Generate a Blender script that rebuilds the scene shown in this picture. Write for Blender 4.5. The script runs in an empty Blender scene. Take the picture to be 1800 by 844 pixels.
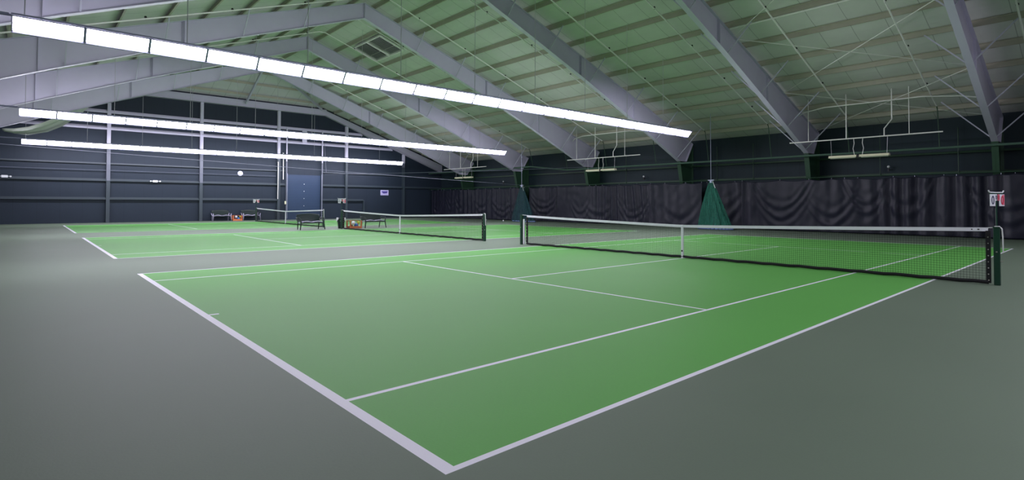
import bpy, bmesh, math, random
from mathutils import Vector, Matrix, noise
random.seed(7)
PI = math.pi
scene = bpy.context.scene
COL = scene.collection

# ------------------------------------------------------------------ materials
def lin(c):
    return tuple(((x/255)/12.92 if x/255 <= .04045 else ((x/255+.055)/1.055)**2.4) for x in c)

def mat(name, rgb, rough=.6, metal=0, noise_amt=0, scale=8, emit=None, strength=0, bump=0, spec=.5):
    m = bpy.data.materials.new(name); m.use_nodes = True
    nt = m.node_tree; b = nt.nodes['Principled BSDF']
    col = lin(rgb)
    b.inputs['Base Color'].default_value = (*col, 1)
    b.inputs['Roughness'].default_value = rough
    b.inputs['Metallic'].default_value = metal
    b.inputs['Specular IOR Level'].default_value = spec
    if noise_amt or bump:
        tc = nt.nodes.new('ShaderNodeTexCoord')
        n = nt.nodes.new('ShaderNodeTexNoise'); n.inputs['Scale'].default_value = scale; n.inputs['Detail'].default_value = 5
        nt.links.new(tc.outputs['Object'], n.inputs['Vector'])
        if noise_amt:
            r = nt.nodes.new('ShaderNodeMix'); r.data_type = 'RGBA'
            r.inputs['A'].default_value = (*[c*(1-noise_amt) for c in col], 1)
            r.inputs['B'].default_value = (*[min(1, c*(1+noise_amt)) for c in col], 1)
            nt.links.new(n.outputs['Fac'], r.inputs['Factor'])
            nt.links.new(r.outputs['Result'], b.inputs['Base Color'])
        if bump:
            bp = nt.nodes.new('ShaderNodeBump'); bp.inputs['Strength'].default_value = bump
            bp.inputs['Distance'].default_value = .02
            nt.links.new(n.outputs['Fac'], bp.inputs['Height']); nt.links.new(bp.outputs['Normal'], b.inputs['Normal'])
    if emit:
        b.inputs['Emission Color'].default_value = (*emit, 1); b.inputs['Emission Strength'].default_value = strength
    return m

def court_mat(name, rgb, rough=.6, mott=.10):
    """painted acrylic: broad mottling plus fine sand grain"""
    m = mat(name, rgb, rough, spec=.15); nt = m.node_tree; b = nt.nodes['Principled BSDF']; col = lin(rgb)
    tc = nt.nodes.new('ShaderNodeTexCoord')
    n1 = nt.nodes.new('ShaderNodeTexNoise'); n1.inputs['Scale'].default_value = .35; n1.inputs['Detail'].default_value = 4
    n2 = nt.nodes.new('ShaderNodeTexNoise'); n2.inputs['Scale'].default_value = 60; n2.inputs['Detail'].default_value = 3
    for n in (n1, n2): nt.links.new(tc.outputs['Object'], n.inputs['Vector'])
    ad = nt.nodes.new('ShaderNodeMath'); ad.operation = 'MULTIPLY_ADD'; ad.inputs[1].default_value = .35
    nt.links.new(n2.outputs['Fac'], ad.inputs[0]); 
    s = nt.nodes.new('ShaderNodeMath'); s.operation = 'MULTIPLY'; s.inputs[1].default_value = .65
    nt.links.new(n1.outputs['Fac'], s.inputs[0]); nt.links.new(s.outputs[0], ad.inputs[2])
    r = nt.nodes.new('ShaderNodeMix'); r.data_type = 'RGBA'
    r.inputs['A'].default_value = (*[c*(1-mott) for c in col], 1); r.inputs['B'].default_value = (*[c*(1+mott) for c in col], 1)
    nt.links.new(ad.outputs[0], r.inputs['Factor']); nt.links.new(r.outputs['Result'], b.inputs['Base Color'])
    bp = nt.nodes.new('ShaderNodeBump'); bp.inputs['Strength'].default_value = .15; bp.inputs['Distance'].default_value = .004
    nt.links.new(n2.outputs['Fac'], bp.inputs['Height']); nt.links.new(bp.outputs['Normal'], b.inputs['Normal'])
    return m

def seam_mat(name, rgb, axis, pitch, width, dark, rough=.75, offset=0):
    """sheet with taped or lapped seams every `pitch` metres along one axis"""
    m = mat(name, rgb, rough, spec=.3); nt = m.node_tree; b = nt.nodes['Principled BSDF']; col = lin(rgb)
    tc = nt.nodes.new('ShaderNodeTexCoord'); sp = nt.nodes.new('ShaderNodeSeparateXYZ')
    nt.links.new(tc.outputs['Object'], sp.inputs[0])
    a = nt.nodes.new('ShaderNodeMath'); a.operation = 'MULTIPLY_ADD'; a.inputs[1].default_value = 1/pitch; a.inputs[2].default_value = 100+offset
    nt.links.new(sp.outputs[axis], a.inputs[0])
    f = nt.nodes.new('ShaderNodeMath'); f.operation = 'FRACT'; nt.links.new(a.outputs[0], f.inputs[0])
    l = nt.nodes.new('ShaderNodeMath'); l.operation = 'LESS_THAN'; l.inputs[1].default_value = width/pitch
    nt.links.new(f.outputs[0], l.inputs[0])
    n = nt.nodes.new('ShaderNodeTexNoise'); n.inputs['Scale'].default_value = .8; n.inputs['Detail'].default_value = 3
    nt.links.new(tc.outputs['Object'], n.inputs['Vector'])
    r = nt.nodes.new('ShaderNodeMix'); r.data_type = 'RGBA'
    r.inputs['A'].default_value = (*[c*.9 for c in col], 1); r.inputs['B'].default_value = (*[min(1, c*1.08) for c in col], 1)
    nt.links.new(n.outputs['Fac'], r.inputs['Factor'])
    r2 = nt.nodes.new('ShaderNodeMix'); r2.data_type = 'RGBA'
    nt.links.new(l.outputs[0], r2.inputs['Factor']); nt.links.new(r.outputs['Result'], r2.inputs['A'])
    r2.inputs['B'].default_value = (*[c*dark for c in col], 1)
    nt.links.new(r2.outputs['Result'], b.inputs['Base Color'])
    return m

M = dict(
    court=court_mat('court_green_paint', (94, 166, 78)),
    surround=court_mat('surround_paint', (103, 118, 101)),
    line=court_mat('white_line_paint', (232, 230, 240), .5, .04),
    roof=seam_mat('insulation_liner', (203, 204, 199), 1, 1.15, .022, .55),
    hiproof=seam_mat('insulation_liner_hip', (200, 202, 200), 0, 1.15, .022, .55),
    endwall=seam_mat('navy_end_wall', (32, 43, 56), 0, 1.22, .02, .75, .6),
    sidewall=seam_mat('dark_green_side_wall', (33, 48, 56), 1, 1.22, .02, .75, .6),
    steel=mat('primed_white_steel', (190, 188, 206), .5, noise_amt=.05, scale=2),
    purlin=mat('galvanised_purlin', (168, 164, 148), .55, noise_amt=.08, scale=4),
    purlin_dark=mat('girt_dark_paint', (48, 60, 68), .5),
    greensteel=mat('dark_green_steel', (38, 70, 50), .5),
    midgrey=mat('mid_grey_paint', (92, 97, 110), .5),
    greenpipe=mat('painted_green_pipe', (72, 98, 84), .35),
    pipe=mat('white_pipe', (228, 228, 222), .4),
    wire=mat('steel_wire', (190, 190, 195), .4, .3),
    blackmetal=mat('black_fitting', (14, 14, 14), .5),
    housing=mat('light_housing', (150, 150, 178), .4),
    lens_dim=mat('dimmer_lit_lens', (255, 255, 255), .4, emit=(.90, .855, 1.0), strength=17),
    lens=mat('lit_lens', (255, 255, 255), .4, emit=(.90, .855, 1.0), strength=31),
    curtain=mat('black_vinyl_curtain', (29, 31, 46), .5, noise_amt=.1, scale=2, spec=.35),
    postgreen=mat('net_post_green', (22, 58, 44), .35),
    netblack=mat('net_cord_black', (16, 16, 20), .8),
    tape=mat('white_net_tape', (232, 230, 240), .6),
    rope=mat('white_rope', (225, 225, 225), .6),
    brass=mat('grommet', (190, 185, 180), .3, .8),
    card=mat('white_card', (228, 228, 235), .5),
    navyink=mat('navy_ink', (28, 30, 75), .5),
    pinkcard=mat('pink_card', (222, 120, 140), .5),
    redink=mat('red_ink', (205, 40, 70), .5),
    door=seam_mat('blue_grey_door', (44, 62, 88), 2, .16, .012, .6, .45),
    silver=mat('silver_track', (150, 156, 175), .35, .4),
    cream=mat('cream_fixture', (225, 222, 190), .4),
    creamlens=mat('unlit_tube', (240, 240, 225), .3),
    resin=mat('dark_green_resin', (14, 32, 30), .3),
    resin_light=mat('seat_highlight_pale_leg', (165, 160, 185), .35),  # seat highlights put into the colour; also the far benches' pale legs
    orange=mat('orange_crate', (214, 118, 66), .5),
    maroon=mat('maroon_panel', (110, 30, 30), .5),
    blue=mat('blue_plastic', (40, 110, 180), .4),
    white=mat('white_plastic', (230, 232, 235), .4),
    yellow=mat('yellow_ball', (190, 200, 70), .8),
    binbag=mat('white_bin_liner', (220, 222, 225), .4),
    clock=mat('clock_face', (225, 225, 240), .4),
    sign=mat('lavender_sign', (190, 185, 225), .5),
    signink=mat('purple_ink', (70, 60, 140), .5),
    hem=mat('blue_grey_hem', (105, 125, 165), .6),
    vent=mat('vent_grille', (120, 122, 120), .5, .3),
)
def net_green(rgb, lo, hi, nm):
    m = mat(nm, rgb, .8); nt = m.node_tree
    b = nt.nodes['Principled BSDF']; out = nt.nodes['Material Output']
    t = nt.nodes.new('ShaderNodeBsdfTransparent'); mx = nt.nodes.new('ShaderNodeMixShader')
    tc = nt.nodes.new('ShaderNodeTexCoord'); w = nt.nodes.new('ShaderNodeTexNoise'); w.inputs['Scale'].default_value = 5
    mp = nt.nodes.new('ShaderNodeMapping'); mp.inputs['Scale'].default_value = (2.4, 2.4, .25)
    nt.links.new(tc.outputs['Object'], mp.inputs[0]); nt.links.new(mp.outputs[0], w.inputs['Vector'])
    r = nt.nodes.new('ShaderNodeMapRange'); r.inputs['From Min'].default_value = .35; r.inputs['From Max'].default_value = .65
    r.inputs['To Min'].default_value = lo; r.inputs['To Max'].default_value = hi
    nt.links.new(w.outputs['Fac'], r.inputs['Value']); nt.links.new(r.outputs[0], mx.inputs[0])
    nt.links.new(b.outputs[0], mx.inputs[1]); nt.links.new(t.outputs[0], mx.inputs[2]); nt.links.new(mx.outputs[0], out.inputs[0])
    return m
M['greennet'] = net_green((14, 92, 74), .05, .45, 'green_netting')
M['tealnet'] = net_green((22, 66, 72), .25, .7, 'teal_netting')

# ------------------------------------------------------------------ mesh builder
class MB:
    def __init__(self): self.v = []; self.f = []; self.mi = []; self.cur = 0
    def add(self, vs, fs):
        o = len(self.v); self.v += [tuple(p) for p in vs]
        for f in fs: self.f.append([o+i for i in f]); self.mi.append(self.cur)
        return self
    def box(self, x0, x1, y0, y1, z0, z1):
        vs = [(x, y, z) for z in (z0, z1) for y in (y0, y1) for x in (x0, x1)]
        return self.add(vs, [(0, 2, 3, 1), (4, 5, 7, 6), (0, 1, 5, 4), (2, 6, 7, 3), (0, 4, 6, 2), (1, 3, 7, 5)])
    def prism(self, pts, a0, a1, axis=1):
        """polygon pts in the plane across `axis`, extruded a0..a1"""
        def P(p, a):
            return {0: (a, p[0], p[1]), 1: (p[0], a, p[1]), 2: (p[0], p[1], a)}[axis]
        n = len(pts); vs = [P(p, a0) for p in pts]+[P(p, a1) for p in pts]
        fs = [list(range(n))[::-1], [n+i for i in range(n)]]+[(i, (i+1) % n, n+(i+1) % n, n+i) for i in range(n)]
        return self.add(vs, fs)
    def tube(self, pts, r, n=8, cap=True, sx=1):
        pts = [Vector(p) for p in pts]; rs = r if isinstance(r, (list, tuple)) else [r]*len(pts)
        rings = []; prev = None
        for i, p in enumerate(pts):
            d = (pts[min(i+1, len(pts)-1)]-pts[max(i-1, 0)]).normalized()
            if prev is None:
                u = d.cross(Vector((0, 0, 1)))
                if u.length < .1: u = d.cross(Vector((0, 1, 0)))
            else: u = prev-d*prev.dot(d)
            u.normalize(); w = d.cross(u); prev = u
            rings.append([p+(u*math.cos(2*PI*k/n)+w*math.sin(2*PI*k/n)*sx)*rs[i] for k in range(n)])
        vs = [q for rg in rings for q in rg]; fs = []
        for i in range(len(pts)-1):
            for k in range(n): fs.append((i*n+k, i*n+(k+1) % n, (i+1)*n+(k+1) % n, (i+1)*n+k))
        if cap: fs += [list(range(n))[::-1], [(len(pts)-1)*n+k for k in range(n)]]
        return self.add(vs, fs)
    def bar(self, a, b, w, h):
        """rectangular bar between two points"""
        a = Vector(a); b = Vector(b); d = (b-a).normalized(); u = d.cross(Vector((0, 0, 1)))
        if u.length < .05: u = Vector((1, 0, 0))
        u.normalize(); t = u.cross(d)
        vs = [p+u*sx*w/2+t*sy*h/2 for p in (a, b) for sx, sy in ((-1, -1), (1, -1), (1, 1), (-1, 1))]
        return self.add(vs, [(0, 1, 2, 3)[::-1], (4, 5, 6, 7), (0, 1, 5, 4), (1, 2, 6, 5), (2, 3, 7, 6), (3, 0, 4, 7)])
    def grid(self, fn, nu, nv, wrap=False):
        vs = [fn(i/nu, j/nv) for j in range(nv+1) for i in range(nu+(0 if wrap else 1))]
        W = nu if wrap else nu+1
        fs = [(j*W+i, j*W+(i+1) % W, (j+1)*W+(i+1) % W, (j+1)*W+i) for j in range(nv) for i in range(nu)]
        return self.add(vs, fs)
    def ball(self, c, r, n=10, s=(1, 1, 1)):
        def f(u, v):
            t = PI*v; a = 2*PI*u
            return (c[0]+r*s[0]*math.sin(t)*math.cos(a), c[1]+r*s[1]*math.sin(t)*math.sin(a), c[2]+r*s[2]*math.cos(t))
        return self.grid(f, n, n//2+1, True)
    def oring(self, cu, cz, w, h, t, y, dy, n=20):
        """an oval figure 0 standing in the XZ plane"""
        vs = []; fs = []
        for k in range(n):
            a = 2*PI*k/n; c, s = math.cos(a), math.sin(a)
            vs += [(cu+w/2*c, y, cz+h/2*s), (cu+(w/2-t)*c, y, cz+(h/2-t)*s), (cu+w/2*c, y+dy, cz+h/2*s), (cu+(w/2-t)*c, y+dy, cz+(h/2-t)*s)]
        for k in range(n):
            a = 4*k; b = 4*((k+1) % n)
            fs += [(a, b, b+1, a+1), (a+2, a+3, b+3, b+2), (a, a+2, b+2, b), (a+1, b+1, b+3, a+3)]
        return self.add(vs, fs)
    def build(self, name, mats, parent=None, smooth=False, bevel=0, solid=0, loc=(0, 0, 0), rot=0):
        me = bpy.data.meshes.new(name); me.from_pydata(self.v, [], self.f)
        mats = mats if isinstance(mats, list) else [mats]
        for m in mats: me.materials.append(m)
        me.polygons.foreach_set('material_index', self.mi)
        if smooth: me.polygons.foreach_set('use_smooth', [True]*len(me.polygons))
        bm = bmesh.new(); bm.from_mesh(me); bmesh.ops.recalc_face_normals(bm, faces=bm.faces); bm.to_mesh(me); bm.free()
        o = bpy.data.objects.new(name, me); COL.objects.link(o); o.location = loc; o.rotation_euler[2] = rot
        if parent: o.parent = parent
        if bevel:
            b = o.modifiers.new('bevel', 'BEVEL'); b.width = bevel; b.segments = 2; b.limit_method = 'ANGLE'
        if solid:
            s = o.modifiers.new('solid', 'SOLIDIFY'); s.thickness = solid; s.offset = 0
        return o

def thing(name, label, cat, loc=(0, 0, 0), rz=0, group=None):
    o = bpy.data.objects.new(name, None); COL.objects.link(o); o.location = loc; o.rotation_euler[2] = rz
    return tag(o, label, cat, group)
def tag(o, label, cat, group=None):
    o['label'] = label; o['category'] = cat
    if group: o['group'] = group
    return o
def struct(o): o['kind'] = 'structure'; return o
def dup(root, loc=None, rz=None, label=None, group=None):
    r = root.copy(); COL.objects.link(r)
    if loc is not None: r.location = loc
    if rz is not None: r.rotation_euler[2] = rz
    if label: r['label'] = label
    if group: r['group'] = group
    for ch in list(root.children):
        c = ch.copy(); COL.objects.link(c); c.parent = r
        for g in list(ch.children):
            d = g.copy(); COL.objects.link(d); d.parent = c
    return r
ORD = ['first', 'second', 'third', 'fourth', 'fifth', 'sixth', 'seventh', 'eighth', 'ninth', 'tenth', 'eleventh', 'twelfth',
       'thirteenth', 'fourteenth', 'fifteenth', 'sixteenth', 'seventeenth', 'eighteenth', 'nineteenth', 'twentieth',
       'twenty-first', 'twenty-second', 'twenty-third', 'twenty-fourth']

# ------------------------------------------------------------------ layout numbers (metres)
RX = 11.885                     # ridge line, also the net line
HALF = 20.15                    # half width of the hall
XR, XL = RX+HALF, RX-HALF
YB, YF = 45.6, -9.0             # far end wall, near end wall (behind the camera)
SL = .338                       # roof slope
def ztop(x): return 12.3-SL*abs(x-RX)          # top of rafters = underside of purlins
def zdeck(x): return ztop(x)+.24
YH = 40.2                       # where the ridge stops and the hip begins
HX = 7.0                       # half length of hip eave
KE = (YB+2.452)/(43+2.452)
def ex(x): return -1.763+(x+1.763)*KE      # places along the end wall
def ez(z): return 1.49+(z-1.49)*KE
def zroof(x, y): return min(zdeck(x), zdeck(RX)-(zdeck(RX)-zdeck(RX+HX))*max(0, y-YH)/(YB-YH))
COURTS = [0.0, 14.915, 30.2]

# ------------------------------------------------------------------ floor
def build_floor():
    xs = {XL-.1, XR+.1}; ys = {YF-.1, YB+.1}; rects = []
    wb, w = .09, .05
    for y in COURTS:
        L, W = 23.77, 10.97
        rects.append((0, L, y, y+W, 0))
        def ln(a, b, c, d): rects.append((a, b, c, d, 2))
        ln(0, wb, y, y+W); ln(L-wb, L, y, y+W)
        for yy in (y, y+1.372, y+W-1.372-w, y+W-w): ln(0, L, yy, yy+w)
        for xx in (5.485, L-5.485-w): ln(xx, xx+w, y+1.372, y+W-1.372)
        ln(5.485, L-5.485, y+5.46, y+5.51)
        ln(wb, wb+.12, y+5.46, y+5.51); ln(L-wb-.12, L-wb, y+5.46, y+5.51)
    for a, b, c, d, m in rects: xs |= {a, b}; ys |= {c, d}
    xs = sorted(xs); ys = sorted(ys)
    mb = MB(); n = len(xs)
    mb.v = [(x, y, 0) for y in ys for x in xs]
    for j in range(len(ys)-1):
        for i in range(n-1):
            cx = (xs[i]+xs[i+1])/2; cy = (ys[j]+ys[j+1])/2; m = 1
            for a, b, c, d, k in rects:
                if a < cx < b and c < cy < d: m = 2 if (k == 2 or m == 2) else 0
            mb.f.append([j*n+i, j*n+i+1, (j+1)*n+i+1, (j+1)*n+i]); mb.mi.append(m)
    o = mb.build('floor', [M['court'], M['surround'], M['line']])
    return struct(o)
build_floor()

# ------------------------------------------------------------------ shell
T = .15
HZ = zdeck(RX+HX)
gable = [(XL, 0), (XR, 0), (XR, zdeck(XR)), (RX+HX, HZ), (RX-HX, HZ), (XL, zdeck(XL))]
struct(MB().prism(gable, YB, YB+T, 1).build('wall_back', M['endwall']))
gf = [(XL, 0), (XR, 0), (XR, zdeck(XR)), (RX, zdeck(RX)), (XL, zdeck(XL))]
struct(MB().prism(gf, YF-T, YF, 1).build('wall_front', M['endwall']))
struct(MB().box(XR, XR+T, YF-T, YB+T, 0, zdeck(XR)).build('wall_right', M['sidewall']))
struct(MB().box(XL-T, XL, YF-T, YB+T, 0, zdeck(XL)).build('wall_left', M['sidewall']))
# roof deck: two slopes whose far ends are cut by a half hip; liner sags a little between the purlins
PX = [.6, 2.0, 3.3, 4.575, 6.15, 7.72, 9.3, 10.95, 12.6, 14.2, 15.7, 17.3, 18.85]
def build_roof():
    mb = MB(); c = MB()
    for s in (-1, 1):
        brk = [0]+PX+[HALF+.12]
        seq = []
        for a, b in zip(brk[:-1], brk[1:]):
            for k in range(4):
                t = k/4; seq.append((a+(b-a)*t, .05*4*t*(1-t)))
        seq.append((brk[-1], 0))
        for (d0, s0), (d1, s1) in zip(seq[:-1], seq[1:]):
            def ye(d): return YH+(YB-YH)*min(1, d/HX) if d < HX else YB+T
            z0 = zdeck(RX+d0)-s0; z1 = zdeck(RX+d1)-s1
            mb.add([(RX+s*d0, YF-T, z0), (RX+s*d1, YF-T, z1), (RX+s*d1, ye(d1), z1), (RX+s*d0, ye(d0), z0)], [(0, 1, 2, 3)])
    mb.cur = 1
    mb.add([(RX, YH, zdeck(RX)), (RX+HX, YB, HZ), (RX-HX, YB, HZ)], [(0, 1, 2)])
    # outer skin a little higher gives the roof its thickness
    mb.cur = 0
    h = .18
    for s in (-1, 1):
        mb.add([(RX, YF-T, zdeck(RX)+h), (RX+s*(HALF+.12), YF-T, zdeck(XR)+h), (RX+s*(HALF+.12), YB+T, zdeck(XR)+h), (RX, YB+T, zdeck(RX)+h)], [(0, 1, 2, 3)])
    return struct(mb.build('ceiling', [M['roof'], M['hiproof']], smooth=False))
build_roof()

# ------------------------------------------------------------------ purlins
def side_word(s): return 'right' if s > 0 else 'left'
for s in (-1, 1):
    for i, d in enumerate(PX):
        x = RX+s*d
        y1 = YB-.45 if d >= HX else YH+(YB-YH)*d/HX-.15
        z = ztop(x)
        p = [(x, z), (x+s*.06, z-.02*0), (x+s*.06, z+.012), (x+s*.008, z+.012), (x+s*.008, z+.2), (x-s*.06, z+.22), (x-s*.06, z+.232), (x, z+.222)]
        o = MB().prism(p, YF, y1, 1).build('roof_purlin', M['purlin'])
        tag(o, 'long steel roof purlin, %s down from the ridge on the %s slope' % (ORD[i], side_word(s)), 'purlin', 'purlins on the %s roof slope' % side_word(s))
for i, t in enumerate((.28, .55, .82)):
    y = YH+(YB-YH)*t; z = zdeck(RX)+(HZ-zdeck(RX))*t-.3; w = HX*t-.15
    o = MB().box(RX-w, RX+w, y-.03, y, z, z+.18).build('hip_purlin', M['purlin'])
    tag(o, 'short purlin under the far hipped roof end, %s from the top' % ORD[i], 'purlin', 'purlins of the hipped roof end')
zr = ztop(RX)
tag(MB().bar((RX, YH-.2, zr-.1), (RX, YB-.5, HZ-.45), .12, .2).build('jack_rafter', M['steel']), 'short sloping steel rafter in the middle of the hipped roof end', 'rafter')
for s in (-1, 1):
    tag(MB().bar((RX+s*.2, YH+.1, zr-.12), (RX+s*(HX-.45), YB-.45, HZ-.2), .10, .16).build('hip_rafter', M['steel']),
        'diagonal hip rafter at the far roof end, %s of the ridge' % side_word(s), 'rafter', 'hip rafters at the far end')

def drape():
    A = [(-2.9, 5.75), (-2.37, 5.8), (-1.73, 5.97), (-1.08, 6.28), (-.41, 6.7), (.28, 7.25), (1.0, 8.0)]
    B = [(-2.8, 6.05), (-2.4, 5.88), (-1.72, 5.8), (-.74, 6.06), (0, 6.5), (.72, 7.15), (1.5, 8.1)]
    def f(u, v):
        k = min(5.999, u*6); i = int(k); t = k-i
        ax = A[i][0]*(1-t)+A[i+1][0]*t; az = A[i][1]*(1-t)+A[i+1][1]*t
        bx = B[i][0]*(1-t)+B[i+1][0]*t; bz = B[i][1]*(1-t)+B[i+1][1]*t
        return (ax*(1-v)+bx*v, 40.6+2.9*v, az*(1-v)+bz*v-.10*math.sin(PI*v)+.035*math.cos(v*6*PI))
    o = MB().grid(f, 24, 24).build('sagging_liner', M['roof'], smooth=True, solid=.02)
    tag(o, 'loose roof liner sagging in a curve beside the farthest frame at upper left', 'roof liner')
drape()
# ------------------------------------------------------------------ steel frames
def zbot(x):
    d = abs(x-RX)
    pts = [(0, 11.48), (8.9, 8.2), (13, 6.58), (18.42, 4.3)]
    for (a, za), (b, zb) in zip(pts[:-1], pts[1:]):
        if d <= b: return za+(zb-za)*(d-a)/(b-a)
    return 4.3
def make_frame():
    root = thing('roof_frame', 'x', 'steel frame', (0, 0, 0))
    for s in (-1, 1):
        def X(d): return RX+s*d
        poly = [(X(0), 11.48), (X(8.9), 8.2), (X(13), 6.58), (X(18.42), 4.3), (X(19.22), 4.3), (X(20.05), 5.5), (X(20.05), ztop(X(20.05))), (X(0), 12.3)]
        mb = MB(); mb.prism(poly, -.007, .007, 1)
        # flanges
        low = [(0, 11.48), (8.9, 8.2), (13, 6.58), (18.42, 4.3)]
        for (a, za), (b, zb) in zip(low[:-1], low[1:]):
            mb.prism([(X(a), za-.018), (X(b), zb-.018), (X(b), zb), (X(a), za)], -.12, .12, 1)
        mb.prism([(X(0), 12.28), (X(20.05), ztop(X(20.05))-.02), (X(20.05), ztop(X(20.05))), (X(0), 12.3)], -.12, .12, 1)
        mb.prism([(X(18.42), 4.28), (X(19.22), 4.28), (X(19.22), 4.3), (X(18.42), 4.3)], -.12, .12, 1)
        mb.prism([(X(19.22), 4.3), (X(20.05), 5.5), (X(20.07), 5.47), (X(19.24), 4.28)], -.12, .12, 1)
        mb.build('rafter', M['steel'], root)
        # stiffeners and splice plates
        for d in (.012, 8.55, 8.62, 13.4):
            zb = zbot(X(d)); w = .1
            MB().prism([(X(d)-.006, zb), (X(d)+.006, zb), (X(d)+.006, ztop(X(d))-.02), (X(d)-.006, ztop(X(d))-.02)], -w, w, 1).build('splice_plate', M['steel'], root)
        # column, painted green, tapering to the floor
        c = MB()
        cp = [(X(18.42), 4.28), (X(19.4), 0.0), (X(20.08), 0.0), (X(20.08), 5.45), (X(19.24), 4.28)]
        c.prism(cp, -.007, .007, 1)
        c.prism([(X(18.42), 4.28), (X(19.4), 0), (X(19.42), 0), (X(18.44), 4.28)], -.12, .12, 1)
        c.prism([(X(20.06), 0), (X(20.08), 0), (X(20.08), 5.45), (X(20.06), 5.45)], -.12, .12, 1)
        c.build('column', M['greensteel'], root)
        # flange braces up to the purlins on both sides
        for d in (3.3, 6.15, 9.3, 12.6, 15.7, 18.1):
            zb = zbot(X(d)); zt = ztop(X(d))
            for t in (-1, 1):
                MB().bar((X(d), t*.11, zb+.03), (X(d), t*(zt-zb+.02), zt+.03), .045, .045).build('flange_brace', M['steel'], root)
    return root
FY = [1.18, 8.8, 16.45, 24.3, 32.2, 40.0]
fr = make_frame()
names = ['nearest the camera at far right', 'second from the right wall corner', 'third, reaching over the middle of the near net', 'fourth, peaking above the near light row',
         'fifth, peaking just behind the near light row', 'farthest, where the hipped roof end begins']
for i, y in enumerate(FY):
    lab = 'white tapered steel roof frame on green columns, ' + names[i]
    if i == 0: fr.location = (0, y, 0); fr['label'] = lab; fr['group'] = 'tapered steel roof frames'
    else: dup(fr, (0, y, 0), 0, lab)

# end wall beams along the hip eave and the rakes
BL = 9.5
def zrake(x): return BL if abs(x-RX) <= HX else BL-(abs(x-RX)-HX)*.365
mb = MB()
mb.box(RX-HX-.05, RX+HX+.05, YB-.3, YB-.02, BL, 10.02)
mb.box(RX-HX-.05, RX+HX+.05, YB-.42, YB-.0, BL-.04, BL)
mb.box(RX-HX-.05, RX+HX+.05, YB-.36, YB-.3, 9.9, 9.98)
tag(mb.build('eave_beam', M['steel']), 'deep white horizontal beam across the top of the dark end wall', 'beam')
for s in (-1, 1):
    def X(d): return RX+s*d
    mb = MB()
    zz = [zrake(X(HX+.08)), zrake(X(20.05))]
    mb.prism([(X(HX+.08), zz[0]), (X(20.05), zz[1]), (X(20.05), ztop(X(20.05))), (X(HX+.08), ztop(X(HX)))], YB-.25, YB-.22, 1)
    mb.prism([(X(HX+.08), zz[0]-.03), (X(20.05), zz[1]-.03), (X(20.05), zz[1]), (X(HX+.08), zz[0])], YB-.4, YB-.02, 1)
    tag(mb.build('rake_beam', M['steel']), 'white sloping beam along the %s rake of the dark end wall' % side_word(s), 'beam', 'rake beams of the end wall')

# ------------------------------------------------------------------ end wall columns and girts
def ecol(x, zsplit, name_lab, w=.22):
    x = ex(x); zsplit = ez(zsplit); ztopc = zrake(x)-.04
    mb = MB()
    zm = max(zsplit, ez(5.3))
    for a, b, c in ((0, zsplit, 1), (zsplit, zm, 2), (zm, ztopc, 0)):
        if b <= a: continue
        mb.cur = c
        mb.box(x-w/2, x+w/2, YB-.235, YB-.22, a, b); mb.box(x-.008, x+.008, YB-.22, YB-.01, a, b); mb.box(x-w/2, x+w/2, YB-.012, YB, a, b)
    tag(mb.build('wall_column', [M['steel'], M['purlin_dark'], M['midgrey']]), name_lab, 'column', 'steel columns of the end wall')
ecol(-3.3, 3.0, 'steel column of the end wall at the left edge of view')
ecol(2.44, 2.95, 'steel column of the end wall left of the wall clock, second one')
ecol(8.14, 2.95, 'steel column of the end wall just left of the wall clock')
ecol(13.85, 5.0, 'steel column of the end wall just left of the blue-grey door')
ecol(19.78, 5.3, 'steel column of the end wall just right of the blue-grey door')
ecol(25.66, 4.9, 'steel column of the end wall near the curtain corner')
def girt(z, spans, m, lab, h=.09):
    mb = MB(); z = ez(z)
    for a, b in spans:
        mb.box(a, b, YB-.215, YB-.0, z, z+.012); mb.box(a, b, YB-.215, YB-.2, z-h, z)
        mb.box(a, b, YB-.02, YB, z, z+h)
    tag(mb.build('wall_girt', m), lab, 'girt', 'horizontal girts of the end wall')
def xr(z): return HX+(BL-ez(z))/.365-.3
DL, DR = ex(14.4), ex(17.6)
girt(7.68, [(RX-xr(7.68), RX+xr(7.68))], M['steel'], 'white horizontal girt high on the end wall, uppermost', .13)
girt(6.54, [(RX-xr(6.54), RX+xr(6.54))], M['steel'], 'white horizontal girt on the end wall, second from the top', .13)
girt(4.12, [(XL, DL), (DR, XR)], M['purlin_dark'], 'dark horizontal girt on the end wall above the clock', .06)
girt(3.0, [(XL, DL), (DR, XR)], M['purlin_dark'], 'dark horizontal girt on the end wall just below the clock', .09)
girt(1.74, [(XL, ex(13.85)), (DR, ex(21.5))], M['purlin_dark'], 'dark horizontal girt low on the end wall above the benches', .09)
tag(MB().tube([(XL, YB-.24, 3.77), (ex(13.6), YB-.24, 3.77)], .02, 6).build('wall_conduit', M['midgrey']), 'thin horizontal grey conduit on the end wall at the height of the clock', 'conduit')
tag(MB().box(ex(21.5)-.05, ex(21.5)+.05, YB-.2, YB, 0, ez(1.74)).build('wall_stud', M['purlin_dark']), 'short dark stud on the end wall left of the lavender sign', 'stud')
# right side wall girts
for z, lab in ((4.05, 'upper'), (3.1, 'lower, just above the curtains')):
    mb = MB(); mb.box(XR-.2, XR, YF, YB-.25, z-.01, z+.01); mb.box(XR-.2, XR-.185, YF, YB-.25, z-.09, z)
    tag(mb.build('side_wall_girt', M['greensteel']), 'dark green horizontal girt along the right wall, '+lab, 'girt', 'girts of the right wall')

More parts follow.
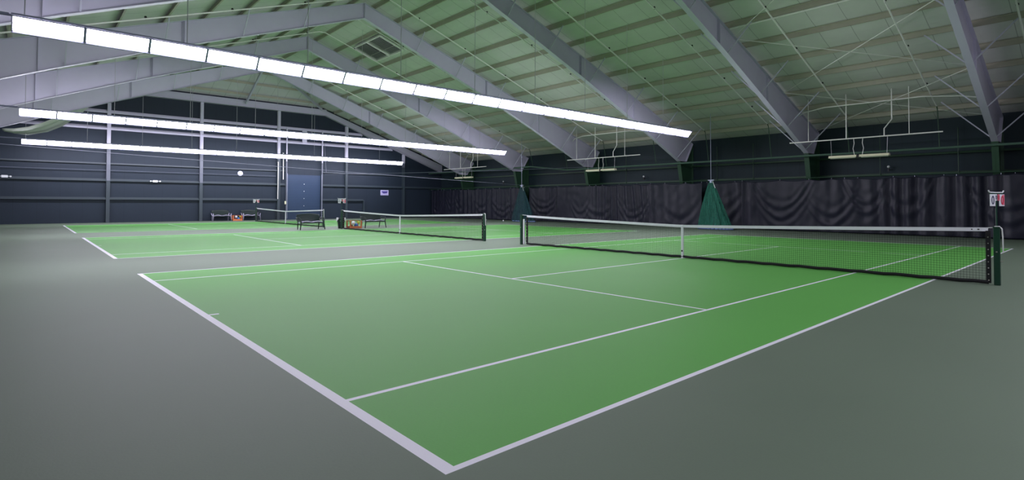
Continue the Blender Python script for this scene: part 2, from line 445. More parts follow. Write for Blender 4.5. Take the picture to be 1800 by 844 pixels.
# roll-up door with its tracks
d = MB().box(ex(14.55), ex(17.42), YB-.09, YB-.02, 0, ez(3.82)).build('door_1', M['door'])
struct(d)
for z in (3.05, 2.45, 1.84, 1.22):
    MB().ball((ex(16.0), YB-.1, ez(z)), .037, 8).build('door_bolt', M['white'], d)
for x, lab in ((ex(14.46), 'left'), (ex(17.5), 'right')):
    mb = MB(); mb.cur = 2; mb.box(x-.05, x+.05, YB-.3, YB-.24, 0, ez(3.9)); mb.cur = 2; mb.box(x-.05, x+.05, YB-.3, YB-.24, ez(3.9), ez(4.9)); mb.cur = 0; mb.box(x-.05, x+.05, YB-.3, YB-.24, ez(4.9), ez(7.68))
    mb.cur = 1; mb.box(x+(.04 if lab == 'left' else -.07), x+(.07 if lab == 'left' else -.04), YB-.34, YB-.3, .1, ez(3.9))
    tag(mb.build('door_track', [M['steel'], M['silver'], M['midgrey']]), 'tall pale door post and track on the %s side of the blue-grey door' % lab, 'door track', 'door tracks')
tag(MB().box(ex(15.75), ex(16.15), YB-.25, YB-.222, ez(6.54), ez(7.68)).build('header_plate', M['steel']), 'pale steel plate between the two upper girts above the door', 'plate')
for x, a, b, lab in ((ex(13.76), 1.8, 5.0, 'long'), (ex(14.18), 3.5, 5.8, 'short')):
    mb = MB(); mb.tube([(x, YB-.3, a), (x, YB-.3, b)], .03); mb.tube([(x, YB-.3, b), (x, YB-.05, b)], .025)
    tag(mb.build('wall_conduit', M['pipe']), '%s white vertical conduit on the end wall left of the door' % lab, 'conduit', 'conduits beside the door')
b = MB().box(ex(14.3), ex(14.42), YB-.36, YB-.3, 1.35, 1.62).build('switch_box', M['cream'], bevel=.01)
tag(b, 'small cream switch box on the post left of the blue-grey door', 'switch')

# clock
ck = thing('wall_clock', 'round white wall clock on the dark end wall', 'clock', (ex(10.92), YB-.03, ez(3.77)))
def disc(mb, r, y0, y1, n=28):
    pts = [(r*math.cos(2*PI*k/n), r*math.sin(2*PI*k/n)) for k in range(n)]
    return mb.prism(pts, y0, y1, 1)
disc(MB(), .21, -.05, .03).build('clock_case', M['silver'], ck)
disc(MB(), .185, -.058, -.05).build('clock_dial', M['clock'], ck)
MB().bar((0, -.062, 0), (.09, -.062, .05), .012, .012).build('hour_hand', M['blackmetal'], ck)
MB().bar((0, -.064, 0), (-.02, -.064, .15), .009, .009).build('minute_hand', M['blackmetal'], ck)
# sign with an unreadable purple device
sg = thing('wall_sign', 'lavender sign with a purple emblem on the dark end wall', 'sign', (ex(23.68), YB-.02, ez(2.45)))
MB().box(-.44, .44, -.03, .02, -.26, .26).build('sign_board', M['sign'], sg, bevel=.01)
mb = MB()
mb.prism([(-.33, .1), (-.3, .15), (.33, .15), (.33, .08), (.22, -.07), (.1, -.05), (.02, -.08), (-.2, -.07), (-.24, .03), (-.33, .04)], -.036, -.03, 1)
mb.build('sign_emblem', M['signink'], sg)
# emergency lights
def emergency(x, z, lab):
    e = thing('emergency_light', lab, 'emergency light', (x, YB-.215, z), 0, 'emergency lights on the end wall')
    MB().box(-.16, .16, -.07, 0, -.08, .08).build('case', M['white'], e, bevel=.015)
    for sx in (-.3, .3):
        m = MB(); m.tube([(sx*.5, -.03, .0), (sx, -.05, .02)], .015); m.tube([(sx, -.05, .02), (sx, -.13, 0)], [.03, .055], 12)
        m.build('lamp_head', M['white'], e)
emergency(ex(-2.8), ez(3.06), 'white twin-head emergency light at the left edge of the end wall')
emergency(ex(5.18), ez(2.98), 'small white emergency light on the end wall between two columns')

# ------------------------------------------------------------------ light rows
LR = [(-4.4, 'camera-side'), (12.55, 'nearest'), (27.3, 'middle'), (41.85, 'farthest')]
def make_light(lens='lens'):
    root = thing('fluorescent_light', 'x', 'light', (0, 0, 5.09))
    L = 1.228; w = .23; h = .26
    # wedge cross-section in YZ: flat top, two angled lenses meeting at the bottom
    hb = MB()
    hb.box(0, L, -.06, .52, h, h+.045)
    for x in (0, L-.026):
        hb.prism([(-.03, h), (w-.03, -.035), (w+.03, -.035), (2*w+.03, h)], x, x+.026, 0)
    hb.box(0, L, w-.032, w+.032, -.045, .002)
    for yy in (-.02, 2*w-.02+.0):
        hb.box(0, L, yy, yy+.04, h-.02, h)
    hb.build('housing', M['housing'], root)
    MB().add([(.022, .008, h-.02), (L-.022, .008, h-.02), (L-.022, w-.012, .0), (.022, w-.012, .0)], [(0, 1, 2, 3)]).build('lens', M[lens], root)
    MB().add([(.022, 2*w-.008, h-.02), (L-.022, 2*w-.008, h-.02), (L-.022, w+.012, .0), (.022, w+.012, .0)], [(0, 3, 2, 1)]).build('lens', M[lens], root)
    return root
used = False
for yy, rw in LR:
    if rw in ('camera-side', 'nearest'): proto = make_light('lens_dim' if rw == 'camera-side' else 'lens'); used = False
    for k in range(22):
        lab = 'four-foot angled fluorescent light, %s from the left in the %s row' % (ORD[k], rw)
        x = -2.06+1.23*k
        if not used: proto.location = (x, yy, 5.09); proto['label'] = lab; proto['group'] = 'lights of the %s row' % rw; used = True
        else: dup(proto, (x, yy, 5.09), 0, lab, 'lights of the %s row' % rw)
    # carrier rail, feed conduit and hanger wires
    mb = MB(); mb.box(-2.1, 25.05, yy+.2, yy+.26, 5.395, 5.43); mb.tube([(XL, yy+.23, 5.42), (-2.1, yy+.23, 5.42)], .035)
    tag(mb.build('light_rail', M['housing']), 'thin steel carrier rail along the top of the %s light row' % rw, 'rail')
    for i in range(9):
        x = -1.85+3.06*i
        y2 = yy+.23
        zt = zroof(x, y2)
        o = MB().tube([(x, y2, 5.42), (x, y2, zt)], .011, 5).build('hanger_wire', M['wire'])
        tag(o, 'thin hanger wire rising from the %s light row to the roof, %s from the left' % (rw, ORD[i]), 'wire', 'hanger wires of the %s light row' % rw)

# ------------------------------------------------------------------ sprinkler system
def main_z(y): return 4.12 if y < 26 else 4.12+.45*min(1, (y-26)/4)
mb = MB()
mb.tube([(30.15, y, main_z(y)) for y in (YF, 0, 12, 24, 26, 28, 30, 36, 45.2)], .055, 10)
tag(mb.build('sprinkler_main', M['greenpipe']), 'dark green sprinkler main pipe running along the right wall under the frames', 'pipe')
SY = [-.23, 3.05, 6.7, 10.55, 14.3, 18.0, 22.1, 25.9, 29.7, 33.6, 37.4]
for i, y in enumerate(SY):
    t = thing('sprinkler_pipe', 'white sprinkler branch pipe climbing the roof slope, %s from the right' % ORD[i], 'pipe', (0, y, 0), 0, 'sprinkler branch pipes')
    mb = MB()
    off = .3
    mb.tube([(XL+2.4, 0, ztop(XL+2.4)-off), (RX-.2, 0, ztop(RX)-off), (RX+.2, 0, ztop(RX)-off), (29.6, 0, ztop(29.6)-off)], .03, 8)
    mb.build('branch_pipe', M['pipe'], t)
    MB().tube([(29.6, 0, ztop(29.6)-off), (29.75, 0, ztop(29.6)-off-.12), (30.13, 0, main_z(y)+.056)], .022, 8).build('drop_pipe', M['greensteel'], t)
    for k in range(11):
        x = -4.6+3.1*k+(1.3 if i % 2 else 0)
        if x > 29: continue
        z = ztop(x)-off
        h = MB(); h.tube([(x, .0, z), (x, 0, z+.09)], .014, 6); h.tube([(x, 0, z+.07), (x, 0, z+.13)], [.05, .04], 8)
        h.build('sprinkler_head', M['blackmetal'], t)

# bent conduits near the right eave
for i, y0 in enumerate((1.2, 16.7, 32.4)):
    pts = [(28.86, y0+.15, 6.05), (28.6, y0+.9, 6.2), (28.25, y0+2.1, 6.3), (28.13, y0+6.0, 6.3), (28.4, y0+7.0, 6.2), (28.66, y0+7.35, 6.1)]
    tag(MB().tube(pts, .028).build('bent_conduit', M['pipe']), 'long bent white conduit under the right eave, %s bay from the right' % ORD[(0, 2, 4)[i]], 'conduit', 'bent conduits under the right eave')
    # hanging rail and strip light
    t = thing('hanging_rail', 'white suspended rail with drop pipes above a strip light, %s from the right' % ORD[i], 'rail', (28.5, y0+4.6, 4.7), 0, 'suspended rails near the right wall')
    MB().tube([(0, -3.15, 0), (0, 3.15, 0)], .03).build('rail', M['pipe'], t)
    zz = lambda x: ztop(28.5+x)-4.7
    for yy, bend in ((-1.95, 0), (-1.0, .3), (.55, .0), (2.25, 0)):
        pts = [(0, yy, 0), (0, yy, .35), (0, yy-bend, .75), (0, yy-bend, zz(0)+.2)]
        MB().tube(pts, .026 if bend or yy == .55 else .016).build('drop_pipe', M['pipe'], t)
    t = thing('strip_light', 'pair of unlit cream strip lights hanging near the right wall, %s from the right' % ORD[i], 'light', (28.5, y0+4.65, 3.8), 0, 'unlit strip lights near the right wall')
    for sy in (-1, 1):
        MB().prism([(-.14, -.02), (.14, -.02), (.1, .09), (-.1, .09)], sy*.06 if sy > 0 else -1.25, 1.25 if sy > 0 else -.06, 1).build('fixture_body', M['cream'], t)
        MB().tube([(0, sy*.12, -.03), (0, sy*1.2, -.03)], .02).build('tube_lamp', M['creamlens'], t)
        MB().tube([(0, sy*1.15, .09), (0, sy*1.18, .87)], .008, 5).build('hanger', M['wire'], t)
        MB().tube([(0, sy*.16, .09), (0, sy*.22, .4), (0, sy*.17, .65), (0, sy*.19, .87)], .014, 6).build('power_cord', M['pipe'], t)
    MB().box(-.09, .09, -.08, .08, -.05, .08).build('junction_box', M['blackmetal'], t, bevel=.01)

# cross bracing rods
def xbrace(ya, yb, xa, xb, lab):
    t = thing('cross_brace', lab, 'bracing', (0, 0, 0), 0, 'rod cross bracing under the roof')
    o = .14
    for p, q in (((xa, ya), (xb, yb)), ((xa, yb), (xb, ya))):
        MB().tube([(p[0], p[1], ztop(p[0])-o), (q[0], q[1], ztop(q[0])-o)], .016, 6).build('brace_rod', M['pipe'], t)
xbrace(1.35, 8.6, 21.9, 26.9, 'crossed bracing rods under the right roof slope, upper pair')
xbrace(1.35, 8.6, 26.9, 31.4, 'crossed bracing rods under the right roof slope, pair beside the eave')
xbrace(1.35, 8.6, 16.6, 21.6, 'crossed bracing rods under the right roof slope, pair nearest the ridge')

tag(MB().tube([(21.2, 8.6, ztop(21.2)-.06), (21.2, -7.5, ztop(21.2)-.06)], .03, 8).build('roof_conduit', M['pipe']), 'straight white conduit under a purlin at the upper right of the roof', 'conduit')
# exhaust vent in the roof
t = thing('roof_vent', 'square roof vent with two louvred grilles between purlins near the ridge', 'vent')
x0, x1, y0, y1 = 14.1, 15.75, 26.6, 30.0
def rz(x): return ztop(x)-.02
fm = MB()
for a, b in (((x0, y0), (x1, y0)), ((x1, y0), (x1, y1)), ((x1, y1), (x0, y1)), ((x0, y1), (x0, y0)), ((x0, (y0+y1)/2), (x1, (y0+y1)/2))):
    fm.bar((a[0], a[1], rz(a[0])), (b[0], b[1], rz(b[0])), .08, .1)
fm.build('vent_frame', M['pipe'], t)
for a, b in ((y0+.15, (y0+y1)/2-.25), ((y0+y1)/2+.25, y1-.15)):
    g = MB()
    for k in range(18):
        x = x0+.12+(x1-x0-.24)*k/17
        g.bar((x, a, rz(x)-.01), (x, b, rz(x)-.01), .05, .02)
    g.cur = 1
    g.add([(x0+.08, a, rz(x0+.08)+.06), (x1-.08, a, rz(x1-.08)+.06), (x1-.08, b, rz(x1-.08)+.06), (x0+.08, b, rz(x0+.08)+.06)], [(0, 1, 2, 3)])
    g.build('louvre_grille', [M['vent'], M['blackmetal']], t)

# vertical conduits and little lamps on the right wall
for y, za, zb, lab in ((5.78, 2.95, 5.2, 'between the first two frames'), (2.64, 2.95, 5.2, 'just left of the first frame'), (14.6, 3.0, 5.2, 'above the green net bundle'), (21.6, 3.0, 5.2, 'between the third and fourth frames'), (12.3, 3.0, 5.2, 'right of the green net bundle')):
    o = MB().tube([(XR-.24, y, za), (XR-.24, y, zb)], .022, 6).build('wall_conduit', M['greensteel'])
    tag(o, 'thin dark green vertical conduit on the right wall, '+lab, 'conduit', 'conduits on the right wall')
for y, z, lab in ((5.42, 3.42, 'above the curtain between the first two frames'), (20.1, 3.43, 'above the middle curtain'), (35.3, 3.5, 'above the far curtain')):
    t = thing('wall_sensor', 'small white globe lamp on a black bracket, '+lab, 'lamp', (XR-.22, y, z), 0, 'globe lamps on the right wall')
    MB().bar((.2, 0, -.12), (0, 0, -.12), .04, .04).bar((0, 0, -.22), (0, 0, -.02), .05, .05).build('bracket', M['blackmetal'], t)
    MB().ball((-.02, 0, .02), .065, 12).build('globe', M['white'], t, smooth=True)

# ------------------------------------------------------------------ curtains
def curtain(ya, yb, xc, seed, lab, ztp=2.86):
    rnd = random.Random(seed)
    hooks = [ya]
    while hooks[-1] < yb-.8: hooks.append(hooks[-1]+rnd.choice((.45, .6, .85, 1.1, 1.5)))
    hooks[-1] = yb
    L = yb-ya; nu = int(L/.035); nv = 46
    N = lambda a, b, c: noise.noise(Vector((a, b, c+seed*1.7)))
    swags = []
    y = ya+rnd.uniform(1, 2)
    while y < yb-.8:
        wd = rnd.uniform(.7, 1.7); swags.append((y, wd, rnd.uniform(.2, 1.3), rnd.uniform(.5, 1.1), rnd.uniform(7, 12))); y += wd*rnd.uniform(1.3, 2.6)
    def f(u, v):
        y = ya+L*u; z = .03+(ztp-.03)*v
        k = 0
        while k < len(hooks)-2 and hooks[k+1] < y: k += 1
        a, b = hooks[k], hooks[k+1]; t = (y-a)/(b-a); w = b-a
        sc = 4*t*(1-t)
        P = max(.12, min(1, .4+1.7*N(y*.17, 3, 0)))
        ph = y*2*PI/.62+5*N(y*.45, z*.10, 2)
        d = .085*P*math.sin(ph)*(.75+.25*v)+.02*math.cos(2*PI*t)*v**2
        for yc, wd, zc, de, fr_ in swags:
            r_ = (y-yc)/wd
            if abs(r_) < 1.15:
                q = (z-zc)-de*r_*r_*1.6+.12*N(y*1.5, z, 7)
                e = max(0, 1-(r_/1.15)**2)*math.exp(-(q/.75)**2)
                d += .03*e*math.sin(q*fr_)
        d += .05*N(y*.9, z*.5, 3)+.018*N(y*3.5, z*2.0, 9)+.03*N(y*2.2-z*1.6, z*.6, 5)*(1-v)
        z -= sc*(.03+.05*min(w, 1.2))*v**6
        return (xc+d, y, z)
    t = thing('backdrop_curtain', lab, 'curtain', (0, 0, 0), 0, 'backdrop curtains along the right wall')
    MB().grid(f, nu, nv).build('curtain_sheet', M['curtain'], t, smooth=True, solid=.004)
    r = MB()
    for y in hooks: r.tube([(xc, y, ztp-.03), (xc, y, ztp+.035)], .012, 6)
    r.build('hook_row', M['silver'], t)
    return t
curtain(-8.6, 12.35, 30.38, 3, 'black vinyl backdrop curtain hanging at the right, behind the near net post')
curtain(14.9, 27.2, 30.38, 11, 'black vinyl backdrop curtain in the middle, between the two green net bundles')
curtain(31.0, 45.0, 30.38, 23, 'black vinyl backdrop curtain in the far corner by the end wall', 2.84)
curtain(12.5, 14.75, 30.75, 31, 'narrow black curtain set back behind the near green net bundle')
curtain(27.4, 30.8, 30.75, 37, 'narrow black curtain set back behind the far green net bundle')
tag(MB().tube([(30.38, YF, 2.94), (30.38, YB-.05, 2.92)], .02, 8).build('curtain_cable', M['greensteel']), 'dark cable along the right wall carrying the backdrop curtains', 'cable')

# ------------------------------------------------------------------ divider net bundles
def bundle(x, y, ry, ztp, lab, seed):
    t = thing('divider_net', lab, 'net', (x, y, 0), 0, 'gathered green divider nets')
    def f(u, v):
        a = 2*PI*u; k = 1-v
        fold = 1+.16*math.sin(9*a+seed+v*2)+.09*math.sin(17*a+seed*2)
        r = (.07+.93*k**.85)*fold
        return (.30*r*math.cos(a)*(.5+.5*k), (ry*r*math.sin(a))-.25*k*k, .06+(ztp-.06)*v)
    MB().grid(f, 120, 24, True).build('netting', M['greennet' if seed == 1 else 'tealnet'], t, smooth=True)
    h = MB()
    for k in range(26):
        a = 2*PI*k/26
        h.ball((.3*math.cos(a)*1.05, ry*math.sin(a)*1.05-.25, .06), .075, 8, (1, 1.7, .75))
    h.build('weighted_hem', M['hem'], t, smooth=True)
    b = MB(); b.box(-.05, .05, -.2, .16, ztp-.0, ztp+.06); b.box(-.03, .03, -.06, .06, ztp-.12, ztp)
    b.build('track_end', M['silver'], t)
    MB().tube([(0, -.1, ztp-.02), (-.06, -.28, ztp-.42)], .015, 6).build('tie_stick', M['rope'], t)
    MB().tube([(0, 0, ztp+.05), (0, .02, ztop(x)+.1)], .018, 6).build('support_rod', M['silver'], t)
    return t
bundle(28.5, 13.3, .92, 2.85, 'green divider net gathered into a cone behind the near net', 1)
bundle(28.5, 29.35, 1.15, 2.92, 'bluish green divider net gathered into a cone behind the far end of the near net', 4)
def cable(p, q, sag, lab, r=.012):
    p, q = Vector(p), Vector(q)
    pts = [p.lerp(q, k/14)-Vector((0, 0, sag*4*(k/14)*(1-k/14))) for k in range(15)]
    tag(MB().tube(pts, r, 6).build('divider_cable', M['midgrey']), lab, 'cable')
cable((XL+.03, 28.3, 4.12), (28.36, 29.33, 2.97), .05, 'long steel cable crossing the hall in front of the end wall', .014)
cable((ex(17.7), YB-.35, ez(3.95)), (30.1, 24.3, 4.25), .08, 'steel cable running from the door post to a frame on the right wall', .018)
cable((ex(17.62), YB-.42, ez(6.6)), (ex(17.8), YB-.42, ez(4.1)), 0, 'slanting rope beside the right door track', .02)

# ------------------------------------------------------------------ tennis nets
HN, HP = .914, 1.07
def make_net():
    t = thing('tennis_net', 'x', 'tennis net')
    c = 5.485; ya, yb = -.914, 11.884; na, nb = ya+.12, yb-.28
    def ht(y):
        k = abs(y-c)/6.4; return HN+(HP-HN)*k**1.15
    # posts
    for y, s in ((ya, -1), (yb, 1)):
        p = MB().box(-.045, .045, y-.045, y+.045, 0, 1.06).build('net_post', M['postgreen'], t, bevel=.008)
        MB().box(-.05, .05, y-.05, y+.05, 1.06, 1.085).build('post_cap', M['postgreen'], p, bevel=.006)
        b = MB(); b.tube([(-.06, y, .62), (-.045, y, .62)], .014, 8); b.tube([(-.05, y+s*.05, .45), (-.05, y+s*.09, .45)], .01, 8)
        b.build('post_bolt', M['brass'], p)
    # mesh cords
    m = MB(); ys = []; n = int((nb-na)/.045)
    w = .003
    for i in range(n+1):
        y = na+(nb-na)*i/n; ys.append(y)
        m.box(-w/2, w/2, y-w/2, y+w/2, .05, ht(y)-.03)
    rows = 20
    for j in range(rows+1):
        for i in range(0, n, 4):
            y0 = ys[i]; y1 = ys[min(i+4, n)]
            z0 = .06+(ht(y0)-.1)*j/rows; z1 = .06+(ht(y1)-.1)*j/rows
            m.add([(-w/2, y0, z0), (w/2, y0, z0), (w/2, y1, z1), (-w/2, y1, z1), (-w/2, y0, z0+w), (w/2, y0, z0+w), (w/2, y1, z1+w), (-w/2, y1, z1+w)],
                  [(0, 1, 2, 3), (4, 7, 6, 5), (0, 4, 5, 1), (3, 2, 6, 7), (0, 3, 7, 4), (1, 5, 6, 2)])
    m.build('net_mesh', M['netblack'], t)
    # head tape
    hb = MB(); N = 48
    for i in range(N):
        y0 = na+(nb-na)*i/N; y1 = na+(nb-na)*(i+1)/N; z0, z1 = ht(y0), ht(y1)
        hb.add([(-.014, y0, z0-.07), (.014, y0, z0-.07), (.014, y0, z0), (-.014, y0, z0), (-.014, y1, z1-.07), (.014, y1, z1-.07), (.014, y1, z1), (-.014, y1, z1)],
               [(0, 1, 5, 4), (1, 2, 6, 5), (2, 3, 7, 6), (3, 0, 4, 7)]+([(0, 3, 2, 1)] if i == 0 else [])+([(4, 5, 6, 7)] if i == N-1 else []))
    tp = hb.build('head_tape', M['tape'], t)
    lb = MB()
    for y, l in ((na+.12, .03), (na+.22, .02)): lb.box(-.0165, -.014, y, y+l, ht(y)-.045, ht(y)-.025)
    lb.build('tape_print', M['blackmetal'], tp)
    MB().tube([(0, ya, 1.07), (0, na, ht(na)-.005)], .008, 6).tube([(0, yb, 1.07), (0, nb, ht(nb)-.005)], .008, 6).build('head_cable', M['rope'], t)
    # rope dangling off the near post
    MB().tube([(-.02, ya+.03, 1.085), (-.02, ya-.04, 1.09), (-.03, ya-.075, 1.05), (-.03, ya-.085, .9), (-.02, ya-.085, .62)], .011, 8).build('dangling_rope', M['rope'], t)
    # bottom band and side sleeves
    bb = MB(); pts = [(0.012*math.sin(i*1.3), na+(nb-na)*i/60, .045+.006*math.sin(i*2.1)) for i in range(61)]
    bb.tube(pts, .035, 8); bb.build('bottom_band', M['netblack'], t)
    for y, s in ((na, 1), (nb, -1)):
        sl = MB(); sl.box(-.016, .016, y-.035, y+.035, .03, ht(y)-.06)
        so = sl.build('side_sleeve', M['netblack'], t)
        g = MB()
        for k in range(8): g.ball((-.018, y, .08+.115*k), .011, 8)
        g.build('grommet', M['brass'], so)
        # lacing from sleeve to post
    # centre strap
    st = MB().box(-.022, .022, c-.027, c+.027, .01, HN+.004).build('centre_strap', M['tape'], t)
    MB().box(-.03, -.022, c-.02, c+.02, .18, .225).build('strap_buckle', M['blackmetal'], st)
    return t
net = make_net()
nl = ['near tennis net with black mesh and white tape across the right of view',
      'middle tennis net with white tape across the second court', 'farthest tennis net, in front of the end wall door']
for i, y in enumerate(COURTS):
    if i == 0: net.location = (RX, y, 0); net['label'] = nl[0]; net['group'] = 'tennis nets'
    else: dup(net, (RX, y, 0), 0, nl[i])

# ------------------------------------------------------------------ score keepers
def make_score():
    t = thing('score_keeper', 'x', 'scoreboard')
    MB().tube([(0, 0, .012), (0, 0, .62)], .014, 8).build('pole', M['postgreen'], t)
    b = MB(); b.tube([(-.23, 0, .68), (-.215, 0, .655), (-.19, 0, .643), (0, 0, .64), (.19, 0, .643), (.215, 0, .655), (.23, 0, .68)], .011, 8)
    b.build('top_bar', M['white'], t)
    MB().box(-.2, .2, -.006, .006, .605, .63).build('card_rail', M['postgreen'], t)
    def c(u0, u1, z0, z1, m, ink, dw, dh):
        o = MB().box(u0, u1, -.02, -.008, z0, z1).build('number_card', m, t)
        MB().oring((u0+u1)/2, (z0+z1)/2, dw, dh, dw*.24, -.024, .004).build('digit_zero', ink, o)
    c(-.215, -.07, .39, .61, M['card'], M['navyink'], .08, .16)
    c(-.07, -.015, .49, .61, M['card'], M['navyink'], .034, .085)
    c(.015, .07, .49, .61, M['pinkcard'], M['redink'], .034, .085)
    o = MB().box(.07, .215, -.02, -.008, .39, .61).build('number_card', M['card'], t)
    MB().box(.145, .213, -.0225, -.02, .41, .6).build('pink_panel', M['pinkcard'], o)
    MB().oring(.1425, .5, .08, .16, .02, -.026, .004).build('digit_zero', M['redink'], o)
    return t
sc = make_score(); sc.location = (RX+.0, -.914, 1.08); sc.rotation_euler[2] = math.radians(-20)
sc['label'] = 'flip-card score keeper reading 0 and 0 on the near net post at right'; sc['group'] = 'score keepers on the net posts'
MB().box(-.02, .02, 11.884-.15, 11.884-.09, .01, .92).build('anchor_strap', M['tape'], net)
dup(sc, (RX, COURTS[1]+11.884, 1.08), math.radians(-12), 'flip-card score keeper on the far post of the middle net')
dup(sc, (RX, COURTS[2]+11.884, 1.08), math.radians(-12), 'flip-card score keeper above the benches, on the farthest net post')

# ------------------------------------------------------------------ garden benches
def make_bench(legm='resin'):
    t = thing('garden_bench', 'x', 'bench')
    W = .62
    def seatf(u, v):
        x = -W+2*W*u; y = -.23+.46*v
        z = .42+.028*math.cos(2*PI*(u*2-.0))*-1+.02*math.cos(PI*v*1.2)
        return (x, y, z)
    s = MB().grid(seatf, 28, 8).build('seat', M['resin_light'], t, smooth=True, solid=.05)  # resin seat coloured pale to carry its highlights
    bk = MB()
    def backf(u, v):
        x = (-W+2*W*u)*(1+.06*v); z = .44+(.36+.07*math.sin(PI*u))*v
        return (x, .24+.12*v-.05*math.sin(PI*u)*1.0+.04, z)
    bk.grid(backf, 24, 8); bk.build('backrest', M['resin'], t, smooth=True, solid=.03)
    rim = MB(); rim.tube([((-W+2*W*k/16)*1.06, .4-.05*math.sin(PI*k/16), .8+.07*math.sin(PI*k/16)) for k in range(17)], .022, 8)
    rim.build('back_rim', M['resin'], t, smooth=True)
    for sx in (-1, 1):
        a = MB(); a.tube([(sx*(W+.06), .36, .66), (sx*(W+.09), .1, .66), (sx*(W+.09), -.15, .645), (sx*(W+.05), -.27, .6)], [.028, .034, .04, .028], 8, sx=.6)
        a.build('armrest', M['resin'], t, smooth=True)
        MB().tube([(sx*(W+.05), -.27, .6), (sx*(W+.02), -.26, .42), (sx*(W+.07), -.31, 0)], [.028, .036, .024], 8).build('leg', M[legm], t, smooth=True)
        MB().tube([(sx*(W+.06), .36, .66), (sx*(W-.02), .28, .42), (sx*(W-.03), .36, 0)], [.028, .036, .024], 8).build('leg', M[legm], t, smooth=True)
    MB().box(-W, W, -.25, -.22, .35, .4).box(-W, W, .22, .25, .35, .41).build('seat_rail', M['resin'], t)
    return t
bn = make_bench(); bn.location = (10.2, 27.1, 0); bn.rotation_euler[2] = math.radians(0)
bn['label'] = 'dark green garden bench in front of the farthest net'; bn['group'] = 'garden benches between the courts'
dup(bn, (14.05, 27.1, 0), 0, 'dark green garden bench beside the orange crate, behind the middle net')
b3 = make_bench('resin_light'); b3.location = (10.1, 44.95, 0); b3['label'] = 'dark garden bench with pale legs against the end wall, left one'; b3['group'] = 'garden benches against the end wall'
b4 = dup(b3, (12.35, 44.95, 0), 0, 'dark garden bench with pale legs against the end wall, right one')

# crates of coloured practice gear
def make_crate(loc, lab, s=1):
    t = thing('orange_crate', lab, 'crate', loc, 0, 'orange crates beside the benches')
    w, d, h = .34*s, .22*s, .46*s
    MB().box(-w, w, -d, d, 0, .05).build('crate_base', M['orange'], t)
    for sx in (-1, 1):
        for sy in (-1, 1):
            MB().box(sx*w-.03, sx*w+.03, sy*d-.03, sy*d+.03, 0, h).build('corner_post', M['orange'], t)
    MB().box(-w, w, -d-.015, -d+.015, .05, .13).box(-w, w, d-.015, d+.015, .05, .12).box(-w, w, d-.012, d+.012, h-.04, h).build('side_rail', M['orange'], t)
    MB().box(-w, w, -d-.012, -d+.012, h-.025, h).box(-w-.01, -w+.012, -d, d, h-.04, h).box(w-.012, w+.01, -d, d, h-.04, h).box(-w-.01, -w+.012, -d, d, .05, .1).box(w-.012, w+.01, -d, d, .05, .1).build('top_rail', M['maroon'], t)
    return t, w, d, h
def gear(name, fn, m, loc, lab, cat, grp=None):
    o = fn(MB()).build(name, m, smooth=True, loc=loc); tag(o, lab, cat, grp); return o
for (cx, cy, s, where) in ((12.78, 27.05, 1, 'in the orange crate between the benches'), (11.27, 44.95, .95, 'in the orange crate against the end wall')):
    make_crate((cx, cy, 0), 'orange crate with coloured gear standing %s' % ('between the two green benches' if s == 1 else 'against the end wall between two benches'), s)
    gear('foam_ball', lambda m: m.ball((0, 0, 0), .11*s, 14), M['white'], (cx-.08*s, cy-.07, .05+.11*s+.16*s), 'white foam ball '+where, 'ball')
    gear('foam_ball', lambda m: m.ball((0, 0, 0), .12*s, 14), M['blue'], (cx+.1*s, cy-.05, .05+.125*s), 'large blue foam ball '+where, 'ball')
    gear('foam_ball', lambda m: m.ball((0, 0, 0), .09*s, 14), M['maroon'], (cx-.2*s, cy-.05, .05+.09*s), 'dark red foam ball '+where, 'ball')
    gear('foam_ball', lambda m: m.ball((0, 0, 0), .08*s, 14), M['yellow'], (cx+.24*s, cy-.08, .05+.3*s), 'yellow foam ball '+where, 'ball')
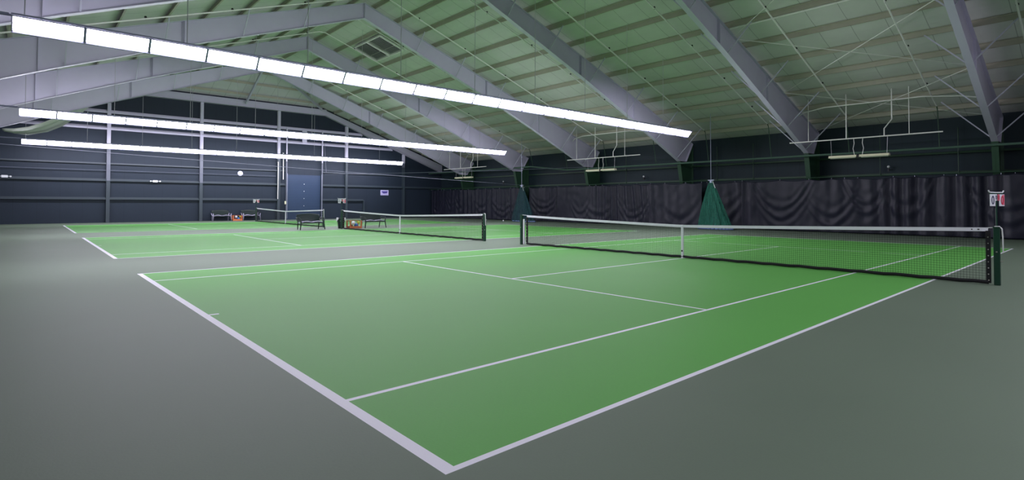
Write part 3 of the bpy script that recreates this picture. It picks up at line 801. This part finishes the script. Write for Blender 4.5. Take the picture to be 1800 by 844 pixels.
# waste bin behind the middle net's far post
t = thing('waste_bin', 'dark waste bin with a white liner folded over its rim, behind the middle net post', 'bin', (12.1, 27.35, 0))
def bf(u, v):
    a = 2*PI*u; r = .15+.075*v; return (r*math.cos(a), r*math.sin(a), .0+.6*v)
MB().grid(bf, 24, 8, True).build('bin_body', M['resin'], t, smooth=True, solid=.01)
MB().tube([(.23*math.cos(2*PI*k/24), .23*math.sin(2*PI*k/24), .6) for k in range(25)], .015, 6, cap=False).build('bin_rim', M['resin'], t)
for s in (-1, 1):
    def lf(u, v):
        a = (0 if s > 0 else PI)-.42+(u-.5)*1.9; r = .245+.01*math.sin(12*a)
        return (r*math.cos(a), r*math.sin(a), .62-.24*v*math.cos((u-.5)*2.6))
    MB().grid(lf, 14, 6).build('liner_flap', M['binbag'], t, smooth=True, solid=.006)
# stray balls by the curtains
for i, (x, y, lab) in enumerate(((27.9, 30.9, 'small pale ball on the floor by the far curtain'), (28.3, 33.6, 'small pale ball lying near the far green net bundle'))):
    gear('tennis_ball', lambda m: m.ball((0, 0, 0), .06, 12), M['white'], (x, y, .06), lab, 'ball')

# ------------------------------------------------------------------ world, camera, view
w = bpy.data.worlds.new('world'); scene.world = w; w.use_nodes = True
w.node_tree.nodes['Background'].inputs[0].default_value = (.02, .02, .02, 1)
w.node_tree.nodes['Background'].inputs[1].default_value = .3

cam = bpy.data.cameras.new('camera'); co = bpy.data.objects.new('camera', cam); COL.objects.link(co); scene.camera = co
yaw, pitch, roll = .85666, .02064, .00335
F, cx, cy = 953.5458, 872.685, 337.797
f = Vector((math.cos(yaw)*math.cos(pitch), math.sin(yaw)*math.cos(pitch), math.sin(pitch)))
r = Vector((math.sin(yaw), -math.cos(yaw), 0)); u = r.cross(f)
r2 = r*math.cos(roll)+u*math.sin(roll); u2 = -r*math.sin(roll)+u*math.cos(roll)
m = Matrix((r2, u2, -f)).transposed().to_4x4(); m.translation = Vector((-1.76322, -2.4518, 1.49005))
co.matrix_world = m
cam.sensor_fit = 'HORIZONTAL'; cam.sensor_width = 36; cam.lens = F/1800*36
cam.shift_x = (900-cx)/1800; cam.shift_y = (cy-422)/1800
cam.clip_start = .05; cam.clip_end = 300

vs = scene.view_settings
vs.view_transform = 'Standard'; vs.look = 'None'; vs.gamma = 1; vs.use_curve_mapping = False
vs.exposure = 0.72
